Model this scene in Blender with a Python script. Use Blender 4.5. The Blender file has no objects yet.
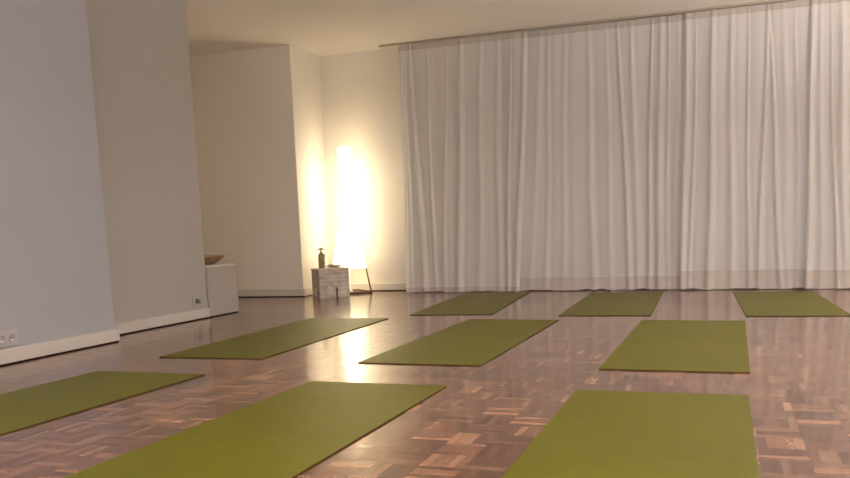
import bpy, bmesh, math, random
from mathutils import Vector, Matrix
random.seed(7)
sc = bpy.context.scene
col = sc.collection
R = math.radians

# ---------------------------------------------------------------- materials
def mat(name, color=(.8, .8, .8), rough=.6, spec=.5, metal=0.0, bump=0.0, bscale=80, vary=0.0, vscale=6, ns=None):
    m = bpy.data.materials.new(name); m.use_nodes = True
    nt = m.node_tree; b = nt.nodes['Principled BSDF']
    b.inputs['Base Color'].default_value = (*color, 1)
    b.inputs['Roughness'].default_value = rough
    b.inputs['Specular IOR Level'].default_value = spec
    b.inputs['Metallic'].default_value = metal
    tc = nt.nodes.new('ShaderNodeTexCoord')
    if bump:
        n = nt.nodes.new('ShaderNodeTexNoise'); n.inputs['Scale'].default_value = bscale
        n.inputs['Detail'].default_value = 4
        nt.links.new(tc.outputs['Object'], n.inputs['Vector'])
        bp = nt.nodes.new('ShaderNodeBump'); bp.inputs['Strength'].default_value = bump
        bp.inputs['Distance'].default_value = .01
        nt.links.new(n.outputs['Fac'], bp.inputs['Height'])
        nt.links.new(bp.outputs['Normal'], b.inputs['Normal'])
    if vary:
        n = nt.nodes.new('ShaderNodeTexNoise'); n.inputs['Scale'].default_value = vscale
        n.inputs['Detail'].default_value = 5
        nt.links.new(tc.outputs['Object'], n.inputs['Vector'])
        r = nt.nodes.new('ShaderNodeValToRGB')
        r.color_ramp.elements[0].position = .3; r.color_ramp.elements[1].position = .7
        r.color_ramp.elements[0].color = (*[c * (1 - vary) for c in color], 1)
        r.color_ramp.elements[1].color = (*[min(1, c * (1 + vary)) for c in color], 1)
        nt.links.new(n.outputs['Fac'], r.inputs['Fac'])
        nt.links.new(r.outputs['Color'], b.inputs['Base Color'])
    return m

M = {}
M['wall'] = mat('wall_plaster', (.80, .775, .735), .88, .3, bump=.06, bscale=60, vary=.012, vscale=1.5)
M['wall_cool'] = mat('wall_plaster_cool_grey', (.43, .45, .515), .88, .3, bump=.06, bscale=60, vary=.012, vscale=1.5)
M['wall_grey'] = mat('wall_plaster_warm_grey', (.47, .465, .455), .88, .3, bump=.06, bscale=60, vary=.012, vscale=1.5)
M['ceiling'] = mat('ceiling_plaster', (.90, .875, .85), .95, .2, bump=.05, bscale=50)
M['trim'] = mat('painted_trim', (.64, .62, .60), .5, .4, bump=.03, bscale=30)
M['gap'] = mat('gap_shade', (.02, .014, .01), .9, .1)  # near-black colour standing in for the shade in floor gaps
M['white_plastic'] = mat('white_plastic', (.50, .50, .51), .4, .4)
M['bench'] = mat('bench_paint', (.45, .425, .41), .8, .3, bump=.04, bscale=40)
M['plug'] = mat('grey_plug', (.22, .21, .19), .5, .4)
M['dark_plastic'] = mat('dark_plastic', (.03, .03, .03), .5, .4)
M['rail'] = mat('rail_metal', (.42, .38, .33), .45, .4, metal=.3)
M['frame'] = mat('window_frame_paint', (.6, .58, .55), .5, .4)
M['bronze'] = mat('bronze_glaze', (.30, .25, .13), .38, .5, vary=.35, vscale=30)
M['stone'] = mat('carved_stone', (.55, .51, .48), .85, .3, bump=.9, bscale=55, vary=.22, vscale=22)
M['stone_light'] = mat('carved_stone_raised', (.74, .70, .66), .8, .3, bump=.5, bscale=90, vary=.15, vscale=40)
M['bowl'] = mat('pale_ceramic', (.62, .57, .48), .45, .5, vary=.05)
M['pebble'] = mat('dark_contents', (.13, .10, .07), .7, .3, vary=.3, vscale=60)
M['wood'] = mat('dark_wood', (.10, .065, .035), .5, .4, vary=.25, vscale=25)
M['wicker'] = mat('brown_wicker', (.42, .27, .16), .7, .3, bump=.6, bscale=120, vary=.3, vscale=50)

def parquet():
    m = bpy.data.materials.new('mosaic_parquet'); m.use_nodes = True
    nt = m.node_tree; N = nt.nodes; L = nt.links; b = N['Principled BSDF']
    def math_(op, a, bb=None, cl=False):
        n = N.new('ShaderNodeMath'); n.operation = op; n.use_clamp = cl
        for i, v in enumerate((a, bb)):
            if v is None: continue
            if isinstance(v, (int, float)): n.inputs[i].default_value = v
            else: L.new(v, n.inputs[i])
        return n.outputs[0]
    tc = N.new('ShaderNodeTexCoord'); sp = N.new('ShaderNodeSeparateXYZ')
    L.new(tc.outputs['Object'], sp.inputs[0])
    S = .124
    x = math_('DIVIDE', math_('ADD', sp.outputs[0], 50), S); y = math_('DIVIDE', math_('ADD', sp.outputs[1], 50), S)
    cx = math_('FLOOR', x); cy = math_('FLOOR', y)
    fx = math_('FRACT', x); fy = math_('FRACT', y)
    par = math_('MODULO', math_('ADD', cx, cy), 2)
    ipar = math_('SUBTRACT', 1, par)
    s = math_('ADD', math_('MULTIPLY', fx, par), math_('MULTIPLY', fy, ipar))      # across the strips
    t = math_('ADD', math_('MULTIPLY', fy, par), math_('MULTIPLY', fx, ipar))      # along the strips
    s5 = math_('MULTIPLY', s, 5); si = math_('FLOOR', s5); sf = math_('FRACT', s5)
    cmb = N.new('ShaderNodeCombineXYZ'); L.new(cx, cmb.inputs[0]); L.new(cy, cmb.inputs[1]); L.new(si, cmb.inputs[2])
    wn = N.new('ShaderNodeTexWhiteNoise'); wn.noise_dimensions = '3D'; L.new(cmb.outputs[0], wn.inputs['Vector'])
    # distance from strip edge -> joint
    e1 = math_('MULTIPLY', math_('MINIMUM', sf, math_('SUBTRACT', 1, sf)), S / 5)
    e2 = math_('MULTIPLY', math_('MINIMUM', t, math_('SUBTRACT', 1, t)), S)
    e = math_('MINIMUM', e1, e2)
    joint = math_('LESS_THAN', e, .0006)
    # grain
    gv = N.new('ShaderNodeCombineXYZ')
    L.new(math_('MULTIPLY', s, 9), gv.inputs[0]); L.new(math_('MULTIPLY', t, 1.1), gv.inputs[1])
    L.new(math_('MULTIPLY', wn.outputs['Value'], 40), gv.inputs[2])
    gn = N.new('ShaderNodeTexNoise'); gn.inputs['Scale'].default_value = 3; gn.inputs['Detail'].default_value = 5
    L.new(gv.outputs[0], gn.inputs['Vector'])
    ramp = N.new('ShaderNodeValToRGB'); cr = ramp.color_ramp
    cr.elements[0].position = 0; cr.elements[0].color = (.085, .028, .013, 1)
    cr.elements[1].position = 1; cr.elements[1].color = (.37, .19, .11, 1)
    for p, c in ((.3, (.135, .050, .025)), (.6, (.20, .085, .046)), (.85, (.27, .130, .073))):
        q = cr.elements.new(p); q.color = (*c, 1)
    L.new(wn.outputs['Value'], ramp.inputs['Fac'])
    mx = N.new('ShaderNodeMix'); mx.data_type = 'RGBA'; mx.blend_type = 'MULTIPLY'; mx.inputs[0].default_value = .2
    gr = N.new('ShaderNodeValToRGB'); gr.color_ramp.elements[0].position = .3; gr.color_ramp.elements[1].position = .65
    gr.color_ramp.elements[0].color = (.5, .45, .42, 1)
    L.new(gn.outputs['Fac'], gr.inputs['Fac'])
    wc = N.new('ShaderNodeTexWhiteNoise'); wc.noise_dimensions = '2D'; cc = N.new('ShaderNodeCombineXYZ'); L.new(cx, cc.inputs[0]); L.new(cy, cc.inputs[1]); L.new(cc.outputs[0], wc.inputs['Vector'])
    sc_ = N.new('ShaderNodeVectorMath'); sc_.operation = 'SCALE'; L.new(ramp.outputs['Color'], sc_.inputs[0])
    L.new(math_('ADD', math_('MULTIPLY', wc.outputs['Value'], .5), .72), sc_.inputs['Scale'])
    L.new(sc_.outputs[0], mx.inputs[6]); L.new(gr.outputs['Color'], mx.inputs[7])
    mj = N.new('ShaderNodeMix'); mj.data_type = 'RGBA'; L.new(joint, mj.inputs[0])
    L.new(mx.outputs[2], mj.inputs[6]); mj.inputs[7].default_value = (.06, .03, .02, 1)
    L.new(mj.outputs[2], b.inputs['Base Color'])
    # every strip lies at its own very slight tilt and has its own gloss
    vs = N.new('ShaderNodeVectorMath'); vs.operation = 'SUBTRACT'; L.new(wn.outputs['Color'], vs.inputs[0]); vs.inputs[1].default_value = (.5, .5, .5)
    vm = N.new('ShaderNodeVectorMath'); vm.operation = 'SCALE'; L.new(vs.outputs[0], vm.inputs[0]); vm.inputs['Scale'].default_value = .014
    geo = N.new('ShaderNodeNewGeometry')
    bp = N.new('ShaderNodeBump'); bp.inputs['Strength'].default_value = .12; bp.inputs['Distance'].default_value = .004
    big = N.new('ShaderNodeTexNoise'); big.inputs['Scale'].default_value = 14; big.inputs['Detail'].default_value = 2
    L.new(tc.outputs['Object'], big.inputs['Vector'])
    hs = math_('MULTIPLY', big.outputs['Fac'], 1.2)
    L.new(hs, bp.inputs['Height'])
    va = N.new('ShaderNodeVectorMath'); va.operation = 'ADD'; L.new(bp.outputs['Normal'], va.inputs[0]); L.new(vm.outputs[0], va.inputs[1])
    vn = N.new('ShaderNodeVectorMath'); vn.operation = 'NORMALIZE'; L.new(va.outputs[0], vn.inputs[0])
    L.new(vn.outputs[0], b.inputs['Normal'])
    L.new(math_('ADD', math_('MULTIPLY', wn.outputs['Value'], .10), .17), b.inputs['Roughness'])
    b.inputs['Specular IOR Level'].default_value = .5
    b.inputs['Coat Weight'].default_value = .5; b.inputs['Coat IOR'].default_value = 1.5; b.inputs['Coat Roughness'].default_value = .10
    L.new(vn.outputs[0], b.inputs['Coat Normal'])
    return m
M['parquet'] = parquet()

def yoga():
    m = mat('olive_mat_foam', (.116, .114, .0005), .42, .22, vary=.07, vscale=2.2)
    nt = m.node_tree; b = nt.nodes['Principled BSDF']
    tc = nt.nodes.new('ShaderNodeTexCoord')
    v = nt.nodes.new('ShaderNodeTexVoronoi'); v.inputs['Scale'].default_value = 260
    nt.links.new(tc.outputs['Object'], v.inputs['Vector'])
    n = nt.nodes.new('ShaderNodeTexNoise'); n.inputs['Scale'].default_value = 5; n.inputs['Detail'].default_value = 2
    mp = nt.nodes.new('ShaderNodeMapping'); mp.inputs['Scale'].default_value = (.6, 2.2, 1)
    nt.links.new(tc.outputs['Object'], mp.inputs[0]); nt.links.new(mp.outputs[0], n.inputs['Vector'])
    a = nt.nodes.new('ShaderNodeMath'); a.operation = 'MULTIPLY_ADD'
    nt.links.new(n.outputs['Fac'], a.inputs[0]); a.inputs[1].default_value = 2.5
    nt.links.new(v.outputs['Distance'], a.inputs[2])
    bp = nt.nodes.new('ShaderNodeBump'); bp.inputs['Strength'].default_value = .35; bp.inputs['Distance'].default_value = .003
    nt.links.new(a.outputs[0], bp.inputs['Height']); nt.links.new(bp.outputs['Normal'], b.inputs['Normal'])
    return m
M['mat'] = yoga()
M['mat_edge'] = mat('mat_side_dark', (.07, .05, .015), .9, .1)  # side faces browner and darker than the top

def cloth(name, colr, trans, clear, weave=900):
    m = bpy.data.materials.new(name); m.use_nodes = True
    nt = m.node_tree; N = nt.nodes; L = nt.links
    N.remove(N['Principled BSDF']); out = N['Material Output']
    d = N.new('ShaderNodeBsdfDiffuse'); d.inputs['Color'].default_value = (*colr, 1)
    t = N.new('ShaderNodeBsdfTranslucent'); t.inputs['Color'].default_value = (*[min(1, c * 1.05) for c in colr], 1)
    p = N.new('ShaderNodeBsdfTransparent')
    tc = N.new('ShaderNodeTexCoord'); n = N.new('ShaderNodeTexNoise'); n.inputs['Scale'].default_value = 40
    mp = N.new('ShaderNodeMapping'); mp.inputs['Scale'].default_value = (6, 6, .35)
    L.new(tc.outputs['Object'], mp.inputs[0]); L.new(mp.outputs[0], n.inputs['Vector'])
    bp = N.new('ShaderNodeBump'); bp.inputs['Strength'].default_value = .18; bp.inputs['Distance'].default_value = .004
    L.new(n.outputs['Fac'], bp.inputs['Height'])
    L.new(bp.outputs[0], d.inputs['Normal']); L.new(bp.outputs[0], t.inputs['Normal'])
    m1 = N.new('ShaderNodeMixShader'); m1.inputs[0].default_value = trans
    L.new(d.outputs[0], m1.inputs[1]); L.new(t.outputs[0], m1.inputs[2])
    m2 = N.new('ShaderNodeMixShader'); m2.inputs[0].default_value = clear
    L.new(m1.outputs[0], m2.inputs[1]); L.new(p.outputs[0], m2.inputs[2])
    L.new(m2.outputs[0], out.inputs['Surface'])
    return m
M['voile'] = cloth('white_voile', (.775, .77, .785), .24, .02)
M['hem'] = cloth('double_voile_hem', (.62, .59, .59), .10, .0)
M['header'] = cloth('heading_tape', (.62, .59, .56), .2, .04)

def shade(strength, name):
    m = bpy.data.materials.new(name); m.use_nodes = True
    nt = m.node_tree; b = nt.nodes['Principled BSDF']
    b.inputs['Base Color'].default_value = (.85, .82, .74, 1); b.inputs['Roughness'].default_value = .8
    b.inputs['Emission Color'].default_value = (1, .81, .51, 1)
    tc = nt.nodes.new('ShaderNodeTexCoord'); sp = nt.nodes.new('ShaderNodeSeparateXYZ'); cr = nt.nodes.new('ShaderNodeValToRGB')
    nt.links.new(tc.outputs['Object'], sp.inputs[0])
    mr = nt.nodes.new('ShaderNodeMapRange'); mr.inputs['From Min'].default_value = .25; mr.inputs['From Max'].default_value = 1.45
    nt.links.new(sp.outputs[2], mr.inputs['Value']); nt.links.new(mr.outputs[0], cr.inputs['Fac'])
    cr.color_ramp.elements[0].color = (.22, .22, .22, 1); cr.color_ramp.elements[1].color = (1, 1, 1, 1)
    for p, v in ((.3, .45), (.62, 1.0), (.85, .95)):
        e = cr.color_ramp.elements.new(p); e.color = (v, v, v, 1)
    ml = nt.nodes.new('ShaderNodeMath'); ml.operation = 'MULTIPLY'; ml.inputs[1].default_value = strength
    nt.links.new(cr.outputs['Color'], ml.inputs[0]); nt.links.new(ml.outputs[0], b.inputs['Emission Strength'])
    return m
M['shade'] = shade(9.8, 'lit_paper_shade')
M['collar'] = shade(9.8, 'lit_paper_collar')
M['rib'] = mat('pale_rib', (.6, .56, .48), .6, .3)

def glass():
    m = bpy.data.materials.new('window_glass'); m.use_nodes = True
    nt = m.node_tree; N = nt.nodes; L = nt.links
    N.remove(N['Principled BSDF'])
    g = N.new('ShaderNodeBsdfGlossy'); g.inputs['Roughness'].default_value = .02
    t = N.new('ShaderNodeBsdfTransparent'); f = N.new('ShaderNodeFresnel'); f.inputs[0].default_value = 1.45
    x = N.new('ShaderNodeMixShader'); L.new(f.outputs[0], x.inputs[0]); L.new(t.outputs[0], x.inputs[1]); L.new(g.outputs[0], x.inputs[2])
    L.new(x.outputs[0], N['Material Output'].inputs['Surface'])
    return m
M['glass'] = glass()

# ---------------------------------------------------------------- mesh helpers
def bx(bm, x0, x1, y0, y1, z0, z1, mtx=None):
    r = bmesh.ops.create_cube(bm, size=1)['verts']
    for v in r:
        v.co = Vector((x0 + (v.co.x + .5) * (x1 - x0), y0 + (v.co.y + .5) * (y1 - y0), z0 + (v.co.z + .5) * (z1 - z0)))
        if mtx: v.co = mtx @ v.co
    return r

def obj(name, bm, m, parent=None, smooth=False, bevel=0, loc=(0, 0, 0)):
    bmesh.ops.recalc_face_normals(bm, faces=bm.faces)
    me = bpy.data.meshes.new(name); bm.to_mesh(me); bm.free()
    if smooth:
        for p in me.polygons: p.use_smooth = True
    o = bpy.data.objects.new(name, me); col.objects.link(o)
    me.materials.append(m); o.location = loc
    if parent: o.parent = parent
    if bevel:
        b = o.modifiers.new('bevel', 'BEVEL'); b.width = bevel; b.segments = 3; b.limit_method = 'ANGLE'
    return o

def lathe(bm, prof, seg=32, c=(0, 0, 0)):
    rings = []
    for r, z in prof:
        if r < 1e-5: rings.append([bm.verts.new((c[0], c[1], c[2] + z))])
        else: rings.append([bm.verts.new((c[0] + r * math.cos(2 * math.pi * k / seg), c[1] + r * math.sin(2 * math.pi * k / seg), c[2] + z)) for k in range(seg)])
    for a, b in zip(rings, rings[1:]):
        for k in range(seg):
            k2 = (k + 1) % seg
            if len(a) == 1 and len(b) == 1: continue
            if len(a) == 1: bm.faces.new((a[0], b[k], b[k2]))
            elif len(b) == 1: bm.faces.new((a[k], b[0], a[k2]))
            else: bm.faces.new((a[k], b[k], b[k2], a[k2]))

def tube(bm, pts, r, seg=10, r_end=None):
    pts = [Vector(p) for p in pts]; rings = []
    for i, p in enumerate(pts):
        d = (pts[min(i + 1, len(pts) - 1)] - pts[max(i - 1, 0)]).normalized()
        a = d.cross(Vector((0, 0, 1)));
        if a.length < .05: a = d.cross(Vector((1, 0, 0)))
        a.normalize(); b = d.cross(a)
        rr = r if r_end is None else r + (r_end - r) * i / (len(pts) - 1)
        rings.append([bm.verts.new(p + rr * (math.cos(2 * math.pi * k / seg) * a + math.sin(2 * math.pi * k / seg) * b)) for k in range(seg)])
    for a, b in zip(rings, rings[1:]):
        for k in range(seg): bm.faces.new((a[k], a[(k + 1) % seg], b[(k + 1) % seg], b[k]))
    bm.faces.new(rings[0]); bm.faces.new(rings[-1])

def tag(o, label, cat, group=None):
    o['label'] = label; o['category'] = cat
    if group: o['group'] = group
    return o

def thing(name, label, cat, loc=(0, 0, 0), rz=0, group=None):
    o = bpy.data.objects.new(name, None); col.objects.link(o)
    o.location = loc; o.rotation_euler = (0, 0, rz); o.empty_display_size = .1
    return tag(o, label, cat, group)

def struct(name, boxes, m, bevel=0, parent=None):
    bm = bmesh.new()
    for b in boxes: bx(bm, *b)
    o = obj(name, bm, m, parent, bevel=bevel)
    if not parent: o['kind'] = 'structure'
    return o

# ---------------------------------------------------------------- room
H = 2.375
XA, XB, XC = -3.55, -3.77, -3.885      # face of the near wall, of the next one, side of the pillar
YB = 8.05
XR, YF = 3.6, -2.2
o = struct('floor', [(-6.3, XR + .2, YF - .2, YB + .25, -.1, 0)], M['parquet'])
o['label'] = 'glossy brown mosaic parquet floor'
o = struct('ceiling', [(-6.3, XR + .2, YF - .2, YB + .25, H, H + .12)], M['ceiling'])
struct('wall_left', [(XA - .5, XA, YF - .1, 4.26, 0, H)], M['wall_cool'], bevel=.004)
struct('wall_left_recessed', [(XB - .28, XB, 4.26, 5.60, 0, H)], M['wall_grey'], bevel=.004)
struct('wall_alcove', [(-6.3, -6.1, 4.0, 7.5, 0, H), (-6.1, XB - .28, 4.23, 4.4, 0, H)], M['wall'])
struct('wall_pillar', [(-6.3, XC, 7.41, YB + .2, 0, H)], M['wall'], bevel=.004)
# back wall with the openings of three floor-near windows behind the curtain
sill, top = .17, 2.2
wx = [(-1.75, -.35), (-.2, 1.2), (1.35, 2.75)]
boxes = [(XC, XR, YB, YB + .2, 0, sill), (XC, XR, YB, YB + .2, top, H), (XC, wx[0][0], YB, YB + .2, sill, top), (wx[2][1], XR, YB, YB + .2, sill, top)]
for a, b in zip(wx, wx[1:]): boxes.append((a[1], b[0], YB, YB + .2, sill, top))
struct('wall_back', boxes, M['wall'])
for i, (a, b) in enumerate(wx):
    fr = .05
    w = struct('window_%d' % (i + 1), [(a, a + fr, YB + .08, YB + .14, sill, top), (b - fr, b, YB + .08, YB + .14, sill, top),
        (a + fr, b - fr, YB + .08, YB + .14, sill, sill + fr), (a + fr, b - fr, YB + .08, YB + .14, top - fr, top),
        ((a + b) / 2 - .03, (a + b) / 2 + .03, YB + .08, YB + .14, sill + fr, top - fr)], M['frame'])
    struct('pane', [(a + fr, b - fr, YB + .105, YB + .111, sill + fr, top - fr)], M['glass'], parent=w)
# right wall with a window added for cool fill light, front wall behind the camera
rw = (-.4, 2.6, .8, 2.1)
struct('wall_right', [(XR, XR + .2, YF, rw[0], 0, H), (XR, XR + .2, rw[1], YB + .2, 0, H), (XR, XR + .2, rw[0], rw[1], 0, rw[2]), (XR, XR + .2, rw[0], rw[1], rw[3], H)], M['wall'])
w = struct('window_4', [(XR + .08, XR + .13, rw[0], rw[0] + .05, rw[2], rw[3]), (XR + .08, XR + .13, rw[1] - .05, rw[1], rw[2], rw[3]),
    (XR + .08, XR + .13, rw[0] + .05, rw[1] - .05, rw[2], rw[2] + .05), (XR + .08, XR + .13, rw[0] + .05, rw[1] - .05, rw[3] - .05, rw[3]),
    (XR + .08, XR + .13, 1.07, 1.13, rw[2] + .05, rw[3] - .05)], M['frame'])
struct('pane', [(XR + .102, XR + .108, rw[0] + .05, rw[1] - .05, rw[2] + .05, rw[3] - .05)], M['glass'], parent=w)
fwn = (-2.4, 2.6, .7, 2.15)  # opening of a window added behind the camera for fill light
struct('wall_front', [(XA - .5, fwn[0], YF - .2, YF, 0, H), (fwn[1], XR + .2, YF - .2, YF, 0, H), (fwn[0], fwn[1], YF - .2, YF, 0, fwn[2]), (fwn[0], fwn[1], YF - .2, YF, fwn[3], H)], M['wall'])
a, b, c, d = fwn
w = struct('window_5', [(a, a + .05, YF - .13, YF - .08, c, d), (b - .05, b, YF - .13, YF - .08, c, d), (a + .05, b - .05, YF - .13, YF - .08, c, c + .05),
    (a + .05, b - .05, YF - .13, YF - .08, d - .05, d), (.07, .13, YF - .13, YF - .08, c + .05, d - .05)], M['frame'])
struct('pane', [(a + .05, b - .05, YF - .108, YF - .102, c + .05, d - .05)], M['glass'], parent=w)
# baseboards: painted boards standing just clear of the floor over dark strips that paint in the gap's shade
def baseboard(name, x0, x1, y0, y1, h=.075):
    o = struct(name, [(x0, x1, y0, y1, .008, h)], M['trim'], bevel=.004)
    return o
T = .017
baseboard('baseboard_left', XA, XA + T, YF, 4.26 + T, .082)
baseboard('baseboard_left_recessed', XB, XB + T, 4.26, 5.60, .078)
struct('baseboard_pillar', [(-6.1, XC + T, 7.41 - T, 7.41, .008, .078), (XC, XC + T, 7.41, YB - T, .008, .078)], M['trim'], bevel=.004)
baseboard('baseboard_back', XC + T, XR, YB - T, YB, .078)
baseboard('baseboard_right', XR - T, XR, YF, YB - T)
struct('gap_shade_strip', [(XA, XA + T - .007, YF, 4.26 + T - .007, 0, .008), (XB, XB + T - .007, 4.26 + T, 5.60, 0, .008),
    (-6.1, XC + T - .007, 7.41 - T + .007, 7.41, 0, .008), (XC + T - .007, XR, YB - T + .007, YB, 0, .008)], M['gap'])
# low built-in ledge past the end of the recessed wall
lg = thing('low_bench', 'low white built-in bench just past the recessed left wall, holding a brown bowl', 'bench', (-4.0, 5.79, 0))
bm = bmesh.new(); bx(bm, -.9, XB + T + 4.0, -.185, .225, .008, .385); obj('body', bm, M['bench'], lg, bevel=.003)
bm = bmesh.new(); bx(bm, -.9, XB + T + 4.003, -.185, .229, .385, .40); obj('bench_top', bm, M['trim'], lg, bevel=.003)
bm = bmesh.new(); bx(bm, -.9, XB + 4.01, -.18, .218, 0, .008); obj('toe_gap_shade', bm, M['gap'], lg)  # dark strip painting the shade under the bench

# shallow wicker bowl on the ledge
bm = bmesh.new()
lathe(bm, [(0, 0), (.09, 0), (.10, .006), (.145, .035), (.175, .062), (.180, .068), (.172, .069), (.14, .045), (.09, .018), (0, .014)], 40)
b = obj('wicker_bowl', bm, M['wicker'], smooth=True, loc=(-3.955, 5.815, .4005))
b.scale = (1.12, 1.12, 1.0)
tag(b, 'shallow brown bowl on the low white bench, half hidden by the wall edge', 'bowl')
bm = bmesh.new()
for k in range(14):
    a = k * 2.4; rr = .02 + .005 * k
    lathe(bm, [(0, -.014), (.010, -.010), (.014, 0), (.010, .010), (0, .014)], 10, (rr * math.cos(a), rr * math.sin(a), .034 + .004 * (k % 2) + (.012 if rr > .07 else 0)))
obj('contents', bm, M['pebble'], b, smooth=True)

# ---------------------------------------------------------------- wall sockets
def socket(y, z, x, w, h, label, n=1):
    t = thing('wall_socket', label, 'socket', (x, y, z))
    bm = bmesh.new(); bx(bm, 0, .010, -w / 2, w / 2, -h / 2, h / 2); obj('cover_plate', bm, M['white_plastic'], t, bevel=.004)
    for k in range(n):
        yy = (k - (n - 1) / 2) * .07
        bm = bmesh.new()
        mt = Matrix.Translation((.0102, yy, 0)) @ Matrix.Rotation(R(90), 4, 'Y')
        lathe(bm, [(.024, 0), (.024, .004), (.020, .004), (.019, .0006), (0, .0006)], 28)
        bmesh.ops.transform(bm, matrix=mt, verts=bm.verts)
        ins = obj('insert', bm, M['white_plastic'], t, smooth=True)
        bm = bmesh.new()
        for s in (-1, 1):
            bx(bm, .0108, .0118, yy + s * .0095 - .0035, yy + s * .0095 + .0035, -.0035, .0035)
        obj('pin_hole', bm, M['dark_plastic'], ins)
    return t
socket(3.41, .137, XA, .16, .085, 'white double wall socket low on the near left wall at the picture edge', 2)
t = socket(5.44, .145, XB, .085, .085, 'small white wall socket above the baseboard near the end of the recessed wall')
bm = bmesh.new()      # dark plug in it
bm2 = Matrix.Translation((.0125, 0, -.004)) @ Matrix.Rotation(R(90), 4, 'Y')
lathe(bm, [(0, 0), (.017, 0), (.017, .02), (.012, .030), (0, .032)], 20); bmesh.ops.transform(bm, matrix=bm2, verts=bm.verts)
pg = obj('plug', bm, M['plug'], smooth=True, loc=(XB, 5.44, .145))
tag(pg, 'small grey plug in the wall socket of the recessed wall', 'plug')

# ---------------------------------------------------------------- yoga mats
W, LN, TH = .612, 1.82, .0046
def mat_mesh():
    bm = bmesh.new(); nx, ny = 16, 44
    def hgt(u, v): return TH + .0007 * math.sin(5 * u + 3 * v) * math.sin(2.2 * v)
    tp = [[bm.verts.new((-W / 2 + W * i / nx, -LN / 2 + LN * j / ny, hgt(W * i / nx, LN * j / ny))) for i in range(nx + 1)] for j in range(ny + 1)]
    bt = [[bm.verts.new((v.co.x, v.co.y, .0003)) for v in row] for row in tp]
    for j in range(ny):
        for i in range(nx):
            bm.faces.new((tp[j][i], tp[j][i + 1], tp[j + 1][i + 1], tp[j + 1][i]))
            bm.faces.new((bt[j][i], bt[j + 1][i], bt[j + 1][i + 1], bt[j][i + 1]))
    for j in range(ny):
        for i in (0, nx): bm.faces.new((tp[j][i], tp[j + 1][i], bt[j + 1][i], bt[j][i]))
    for i in range(nx):
        for j in (0, ny): bm.faces.new((tp[j][i], tp[j][i + 1], bt[j][i + 1], bt[j][i]))
    return bm
mats = [  # x, y of the mat's middle, turn, label
 (-.217, 3.16 - LN / 2, 0, 'olive green yoga mat, closest right one of the front row, cut by the bottom edge'),
 (-.190, 4.545, -.6, 'olive green yoga mat in the middle row, furthest right of that row'),
 (-1.334, 4.575, -.8, 'olive green yoga mat in the centre of the middle row'),
 (-2.535, 4.63, .9, 'olive green yoga mat in the middle row nearest the recessed left wall'),
 (-1.358, 3.175 - LN / 2, -.6, 'green yoga mat in the middle of the front row, beside the lamp reflection'),
 (-2.570, 3.27 - LN / 2, -1.4, 'green yoga mat on the far left, cut by the left edge'),
 (-1.925, 6.69, 4.2, 'yoga mat in the back row by the left end of the white curtain'),
 (-.780, 6.645, 1.2, 'yoga mat in the centre of the back row before the curtain'),
 (.412, 6.63, 2.0, 'yoga mat at the right end of the back row before the curtain'),
]
m0 = obj('yoga_mat', mat_mesh(), M['mat'])
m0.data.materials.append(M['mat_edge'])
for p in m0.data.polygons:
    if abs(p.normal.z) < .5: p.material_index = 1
for i, (x, y, a, lab) in enumerate(mats):
    o = m0 if i == 0 else m0.copy()
    if i: col.objects.link(o)
    o.location = (x, y, .0004); o.rotation_euler = (0, 0, R(a))
    tag(o, lab, 'yoga mat', 'olive yoga mats on the parquet')

# ---------------------------------------------------------------- curtain
ZT = H - .022
tr = thing('curtain_track', 'thin metal curtain track along the ceiling above the white curtains', 'curtain track', (0, 7.86, H))
bm = bmesh.new(); bx(bm, -3.15, 3.3, -.014, .014, -.016, 0); obj('rail', bm, M['rail'], tr, bevel=.003)
bm = bmesh.new(); bx(bm, -3.158, -3.15, -.016, .016, -.018, 0); obj('end_cap', bm, M['white_plastic'], tr, bevel=.002)

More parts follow.
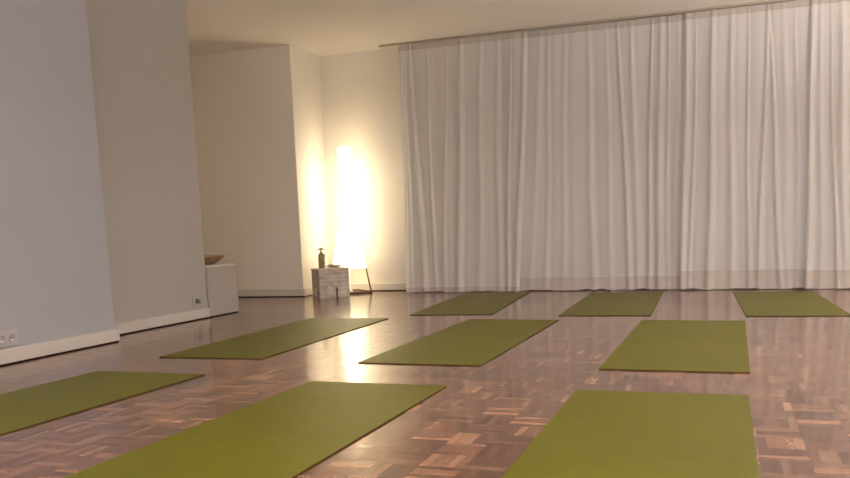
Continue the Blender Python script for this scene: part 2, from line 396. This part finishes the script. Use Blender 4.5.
def vnoise(seed):
    rnd = random.Random(seed)
    k = [(rnd.uniform(10, 70), rnd.uniform(0, 6.3), rnd.uniform(-.8, .8)) for _ in range(9)]
    def f(x, z):
        return sum(math.sin(w * x + p + s * z * 3) / (1 + w * .04) for w, p, s in k) / 4
    return f
def curtain(name, label, xl, xr, y0, y1, ridges, seed, zb=.006, calm=1.0, hemh=.165):
    """xl, xr: (top, bottom) x of the two edges; ridges: (x top, x bottom, strength)"""
    f = vnoise(seed); rnd = random.Random(seed)
    wd = max(xr[0] - xl[0], xr[1] - xl[1]); nx = max(30, int(wd / .0075))
    def pt(u, z):
        q = (z - .2) / 2.0                              # 0 near the floor, 1 near the top
        e = lambda ab: ab[1] + (ab[0] - ab[1]) * q
        x = e(xl) + (e(xr) - e(xl)) * u
        y = y1 + (y0 - y1) * q
        flat = min(1, max(0, (ZT - z) / .35)); flat = .35 + .65 * flat
        d = .006 * f(x, z) * flat * calm
        d += .007 * calm * math.sin(x * 29 + 1.5 * math.sin(x * 7 + seed)) * (1 - .55 * (1 - q)) * flat
        for a, b, s in ridges:
            c = b + (a - b) * q + .006 * math.sin(3 * z + a * 9)
            w = .011 + .009 * (1 - q) + .006 * math.sin(a * 31)
            t = (x - c) / w
            if abs(t) < 5:
                d += s * .038 * flat * math.exp(-t * t * .7) - s * .008 * math.exp(-((t - 2.2) ** 2) * .8)
        return Vector((x, y - d, z))
    def sheet(z0, z1, nz, wavy=False, off=0):
        bm = bmesh.new(); rows = []
        for j in range(nz + 1):
            row = []
            for i in range(nx + 1):
                u = i / nx; zz = z0 + (z1 - z0) * j / nz
                if wavy and j < 3:
                    x = pt(u, z0).x
                    lift = (.003 + .005 * math.sin(x * 13 + seed) + .003 * math.sin(x * 37 + 2 * seed)) * (1 - j / 3)
                    zz += max(0, lift)
                p = pt(u, zz); p.y -= off
                row.append(bm.verts.new(p))
            rows.append(row)
        for a, b in zip(rows, rows[1:]):
            for i in range(nx): bm.faces.new((a[i], a[i + 1], b[i + 1], b[i]))
        return bm
    t = thing(name, label, 'curtain', ((xl[0] + xr[0]) / 2, y0, 0), 0, 'white sheer curtain panels on the back wall')
    inv = Matrix.Translation(-t.location)
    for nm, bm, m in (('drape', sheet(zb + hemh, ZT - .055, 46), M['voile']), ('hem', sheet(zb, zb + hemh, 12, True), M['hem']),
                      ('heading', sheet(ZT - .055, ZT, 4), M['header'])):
        bmesh.ops.transform(bm, matrix=inv, verts=bm.verts)
        obj(nm, bm, m, t, smooth=True)
    return t
curtain('curtain', 'narrow white curtain strip behind the left end of the big curtain, lit by the lamp', (-2.99, -2.99), (-2.70, -2.70), 7.93, 7.93,
    [(-2.95, -2.95, .6), (-2.88, -2.87, .5), (-2.8, -2.8, .4)], 3, zb=.01, hemh=.05)
curtain('curtain', 'leftmost broad white curtain panel, bright deep folds near the lamp', (-2.948, -2.935), (-1.70, -1.795), 7.855, 7.78,
    [(-2.93, -2.93, .7), (-2.907, -2.886, .4), (-2.846, -2.75, 1), (-2.678, -2.646, .5), (-2.491, -2.543, .6), (-2.339, -2.391, 1), (-2.156, -2.19, .3), (-1.994, -2.003, .5),
     (-1.872, -1.915, .9), (-1.74, -1.82, 1.1)], 11, hemh=.045)
curtain('curtain', 'smooth shaded white curtain panel, second broad one from the left', (-1.73, -1.83), (-.30, -.32), 7.885, 7.83,
    [(-1.599, -1.703, .2), (-1.523, -1.561, .3), (-1.382, -1.402, .3), (-1.169, -1.135, .35), (-1.009, -.972, .25), (-.905, -.803, .7), (-.794, -.732, .4),
     (-.626, -.636, .8), (-.551, -.549, 1), (-.485, -.48, .5), (-.402, -.412, .4)], 23, hemh=.12, calm=.55)
curtain('curtain', 'third broad white curtain panel from the left, with a wide grey hem', (-.345, -.365), (.66, .66), 7.855, 7.79,
    [(-.323, -.344, 1), (-.248, -.284, .6), (-.119, -.125, .8), (.023, .057, .5), (.156, .195, .5), (.308, .284, .9), (.326, .443, .7), (.433, .498, .3), (.523, .585, .4)], 37)
curtain('curtain', 'rightmost white curtain panel, warm bright, starting at a sharp vertical fold', (.632, .64), (3.25, 3.25), 7.83, 7.76,
    [(.65, .655, 1.4), (.702, .763, .5), (.776, .877, .9), (.856, .938, .7)] + [(1 + .17 * k + .03 * math.sin(k * 5), 1 + .175 * k, .5 + .4 * math.sin(k * 3) ** 2) for k in range(13)], 51, hemh=.155)
# cable peeking out under the curtain
bm = bmesh.new()
pts = []
for k in range(25):
    s = k / 24
    pts.append((-1.13 + .17 * s + .005 * math.sin(9 * s), 7.735 + .015 * math.sin(4 * s), .005 + .016 * math.sin(math.pi * s) ** 1.5))
tube(bm, pts, .0035, 8)
tag(obj('cable', bm, M['dark_plastic'], smooth=True), 'thin dark cable loop showing under the curtain hem in the middle', 'cable')

# ---------------------------------------------------------------- floor lamp
def floor_lamp(x, y, rz, label, zh=1.45):
    t = thing('floor_lamp', label, 'lamp', (x, y, 0), rz, 'tall paper floor lamps')
    zb_, ztop = .25, zh
    def half(z):                     # half side of the flared square shade / frame
        prof = [(0, .168), (.10, .153), (.25, .134), (.45, .105), (.65, .077), (.85, .058), (1.1, .051), (1.6, .050)]
        for (z0, a), (z1, b) in zip(prof, prof[1:]):
            if z0 <= z <= z1: return a + (b - a) * (z - z0) / (z1 - z0)
        return prof[-1][1]
    def skin(z0, z1, n, d=0):
        bm = bmesh.new(); rows = []
        for j in range(n + 1):
            z = z0 + (z1 - z0) * j / n; a = half(z) + d
            rows.append([bm.verts.new((sx * a, sy * a, z)) for sx, sy in ((-1, -1), (1, -1), (1, 1), (-1, 1))])
        for p, q in zip(rows, rows[1:]):
            for k in range(4): bm.faces.new((p[k], p[(k + 1) % 4], q[(k + 1) % 4], q[k]))
        return bm
    obj('shade', skin(zb_, ztop - .09, 20), M['shade'], t)
    c = obj('shade_collar', skin(ztop - .088, ztop, 3), M['collar'], t)
    c['label'] = 'finely ribbed top band of the shade'
    bm = bmesh.new()
    for s in range(4):
        m = Matrix.Rotation(R(90 * s), 4, 'Z')
        for k in range(5):
            xx = -.046 + .023 * k
            bx(bm, xx - .0015, xx + .0015, -.0535, -.0515, ztop - .088, ztop, m)
        for z in (ztop - .086, ztop - .045, ztop - .003): bx(bm, -.052, .052, -.0535, -.0515, z - .0015, z + .0015, m)
    obj('collar_lattice', bm, M['rib'], t)
    for sx, sy in ((1, -1), (-1, 1), (-1, -1)):
        bm = bmesh.new()
        tube(bm, [(sx * (half(z) - .006), sy * (half(z) - .006), z) for z in (.006, .05, .1, .15, .2, .25, .32)], .0085, 10, .006)
        obj('leg', bm, M['wood'], t, smooth=True)
    for s in range(4):
        bm = bmesh.new(); m = Matrix.Rotation(R(90 * s), 4, 'Z')
        bx(bm, -.166, .166, -.172, -.154, .001, .022, m); obj('base_rail', bm, M['wood'], t, bevel=.002)
    bm = bmesh.new(); bx(bm, -.155, .155, -.155, .155, .001, .010); obj('base_board', bm, M['wood'], t)
    bm = bmesh.new(); lathe(bm, [(.022, .010), (.022, .03), (.008, .034), (.008, .6), (.02, .61), (.02, .66), (0, .662)], 20)
    obj('bulb_holder', bm, M['white_plastic'], t, smooth=True)
    return t
floor_lamp(-3.55, 7.785, R(45), 'tall flared white paper floor lamp glowing in the corner behind the carved stool', 1.44)
floor_lamp(2.6, 7.35, R(30), 'tall paper floor lamp assumed out of view at the right end of the room, added to warm the curtain')  # assumed lamp out of view, added to light the right side

# ---------------------------------------------------------------- carved stool with its two ornaments
SC = Vector((-3.588, 7.41, 0)); SA = R(45)
def on_stool(x, y): return SC + Matrix.Rotation(SA, 3, 'Z') @ Vector((x, y, zt))
zt = .2762
st = thing('carved_stool', 'squat grey carved stone block stool before the glowing corner lamp', 'stool', SC, SA)
hw, hd, hz = .150, .112, .262
bm = bmesh.new()
bx(bm, -hw, hw, -hd, hd, .09, hz)
bx(bm, -hw, .012, -hd, hd, .0, .09)
bx(bm, .032, hw, -hd, hd, .0, .09); bx(bm, .012, .032, -hd + .06, hd, 0, .09)
bmesh.ops.remove_doubles(bm, verts=bm.verts, dist=.0001)
obj('body', bm, M['stone'], st)
bm = bmesh.new(); bx(bm, -hw - .006, hw + .006, -hd - .006, hd + .006, hz, hz + .014); obj('top_slab', bm, M['stone_light'], st, bevel=.004)
for cx, cz, rr in ((-.045, .062, .038), (.085, .062, .038), (None, .055, .034)):
    bm = bmesh.new()
    for q in (1, .62, .28):
        n = 28
        pts = [(rr * q * math.cos(2 * math.pi * k / n), 0, rr * q * math.sin(2 * math.pi * k / n)) for k in range(n + 1)]
        tube(bm, pts, .006, 8)
    for k in range(8):
        a = k * math.pi / 4
        tube(bm, [(rr * .3 * math.cos(a), 0, rr * .3 * math.sin(a)), (rr * .6 * math.cos(a + .35), 0, rr * .6 * math.sin(a + .35)), (rr * .95 * math.cos(a), 0, rr * .95 * math.sin(a))], .003, 6)
    if cx is None: bmesh.ops.transform(bm, matrix=Matrix.Translation((-hw - .001, .01, cz)) @ Matrix.Rotation(R(90), 4, 'Z'), verts=bm.verts)
    else: bmesh.ops.translate(bm, verts=bm.verts, vec=(cx, -hd - .001, cz))
    obj('medallion', bm, M['stone_light'], st, smooth=True)
bm = bmesh.new()
for z in (.125, .165, .205, .245):
    n = 40
    tube(bm, [(-hw + .02 + (2 * hw - .04) * k / n, -hd, z + .006 * math.sin(k * .9 + z * 50)) for k in range(n + 1)], .0035, 6)
obj('carved_band', bm, M['stone_light'], st, smooth=True)

bm = bmesh.new()
lathe(bm, [(0, 0), (.028, 0), (.031, .004), (.032, .05), (.032, .10), (.029, .128), (.020, .144), (.011, .150), (.010, .158), (0, .158)], 28)
v = obj('bronze_bottle', bm, M['bronze'], smooth=True, loc=on_stool(-.078, -.0))
v.rotation_euler = (0, 0, R(25))
tag(v, 'slim olive brown bottle with a winged stopper standing on the carved stool', 'bottle')
bm = bmesh.new()
lathe(bm, [(0, .154), (.008, .155), (.010, .160), (.006, .166), (.006, .178), (.011, .184), (.011, .192), (.005, .200), (0, .202)], 18)
for s in (-1, 1):
    tube(bm, [(0, 0, .182), (s * .014, 0, .185), (s * .027, 0, .180), (s * .036, 0, .172)], .008, 8, .003)
obj('stopper', bm, M['bronze'], v, smooth=True)
bm = bmesh.new(); tube(bm, [(.022, -.004, .132), (.032, -.006, .134), (.036, -.006, .126), (.030, -.005, .105)], .0035, 8); obj('handle', bm, M['bronze'], v, smooth=True)
bm = bmesh.new()
lathe(bm, [(0, 0), (.035, 0), (.04, .004), (.066, .016), (.078, .024), (.080, .026), (.076, .0265), (.06, .019), (.035, .010), (0, .009)], 36)
bo = obj('ceramic_dish', bm, M['bowl'], smooth=True, loc=on_stool(.045, 0))
tag(bo, 'shallow pale dish with dark contents beside the bottle on the stool', 'dish')
bm = bmesh.new()
for k in range(9):
    a = k * 2.4; rr = .006 + .0035 * k
    lathe(bm, [(0, -.009), (.008, -.006), (.010, 0), (.008, .006), (0, .009)], 10, (rr * math.cos(a) - .028, rr * math.sin(a) * .8, .024))
obj('contents', bm, M['pebble'], bo, smooth=True)

# ---------------------------------------------------------------- light
def area(name, loc, rot, sx, sy, power, c, spread=180):
    l = bpy.data.lights.new(name, 'AREA'); l.shape = 'RECTANGLE'; l.size = sx; l.size_y = sy; l.energy = power; l.color = c; l.spread = R(spread)
    o = bpy.data.objects.new(name, l); o.location = loc; o.rotation_euler = rot; col.objects.link(o); return o
area('fill_side_window', (XR + .30, 1.1, 1.45), (0, R(90), 0), 1.3, 3.0, 10, (.80, .88, 1.0))  # cool fill through the added right window
area('fill_front_window', (.1, YF - .30, 1.42), (R(90), 0, 0), 5.0, 1.45, 48, (1.0, .98, .98))  # fill from behind the camera through the added front window
def uplighter(x, y, label, power):  # unseen lamps added to brighten ceiling and room
    t = thing('fill_uplighter', label, 'lamp', (x, y, 0), 0, 'uplighters added out of the picture for fill light')
    bm = bmesh.new(); lathe(bm, [(0, 0), (.14, 0), (.14, .012), (.03, .022), (0, .022)], 36); obj('base', bm, M['rail'], t, smooth=True)
    bm = bmesh.new(); lathe(bm, [(.012, .02), (.012, .99), (0, .99)], 16); obj('pole', bm, M['rail'], t, smooth=True)
    bm = bmesh.new(); lathe(bm, [(0, .98), (.05, .99), (.12, 1.03), (.15, 1.10), (.146, 1.10), (.115, 1.035), (.05, 1.0), (0, .995)], 36); obj('bowl_shade', bm, M['white_plastic'], t, smooth=True)
    l = bpy.data.lights.new('fill_bulb', 'POINT'); l.energy = power; l.color = (1, .88, .765); l.shadow_soft_size = .03
    o = bpy.data.objects.new('fill_bulb', l); o.location = (x, y, 1.055); col.objects.link(o)
uplighter(1.3, .2, 'uplighter added for fill light, unseen beside the camera', 350)
uplighter(1.8, 4.6, 'uplighter added for fill light, unseen in the right half of the room', 410)
uplighter(-1.9, -.4, 'uplighter added for fill light, unseen behind the camera to the left', 320)

gl = thing('fill_globe', 'small globe lamp added unseen behind the recessed wall to warm the alcove', 'lamp', (-5.2, 4.95, 0))  # unseen lamp added to warm the alcove walls
bm = bmesh.new(); lathe(bm, [(0, 0), (.09, 0), (.09, .015), (.015, .03), (.015, .9), (0, .9)], 24); obj('base', bm, M['rail'], gl, smooth=True)
gm = mat('lit_globe', (.8, .75, .65), .5); gb = gm.node_tree.nodes['Principled BSDF']; gb.inputs['Emission Color'].default_value = (1, .74, .48, 1); gb.inputs['Emission Strength'].default_value = 16
bm = bmesh.new(); lathe(bm, [(0, .89)] + [(.12 * math.sin(R(a)), 1.01 - .12 * math.cos(R(a))) for a in range(10, 180, 10)] + [(0, 1.13)], 32); obj('globe', bm, gm, gl, smooth=True)

w = bpy.data.worlds.new('dusk_sky'); sc.world = w; w.use_nodes = True
nt = w.node_tree; bg = nt.nodes['Background']
bg.inputs['Color'].default_value = (.80, .78, .74, 1); bg.inputs['Strength'].default_value = .30

# ---------------------------------------------------------------- camera
f_px, cy = 844.55, 352.65
yaw, pitch, roll = R(19.637), R(-8.499), R(-2.0746)
fw = Vector((-math.sin(yaw) * math.cos(pitch), math.cos(yaw) * math.cos(pitch), math.sin(pitch)))
r = Vector((math.cos(yaw), math.sin(yaw), 0)); u = r.cross(fw)
r2 = math.cos(roll) * r + math.sin(roll) * u; u2 = -math.sin(roll) * r + math.cos(roll) * u
cam = bpy.data.cameras.new('camera'); co = bpy.data.objects.new('camera', cam); col.objects.link(co)
m3 = Matrix((r2, u2, -fw)).transposed()
co.matrix_world = Matrix.Translation((0, 0, .64)) @ m3.to_4x4()
cam.sensor_fit = 'HORIZONTAL'; cam.sensor_width = 36; cam.lens = f_px / 850 * 36
cam.shift_y = (cy - 239) / 850; cam.clip_start = .05
sc.camera = co

sc.view_settings.view_transform = 'Standard'; sc.view_settings.look = 'None'
sc.view_settings.gamma = 1; sc.view_settings.use_curve_mapping = False
sc.view_settings.exposure = 0
sc.cycles.use_denoising = True
sc.cycles.max_bounces = 12; sc.cycles.diffuse_bounces = 6; sc.cycles.transparent_max_bounces = 16
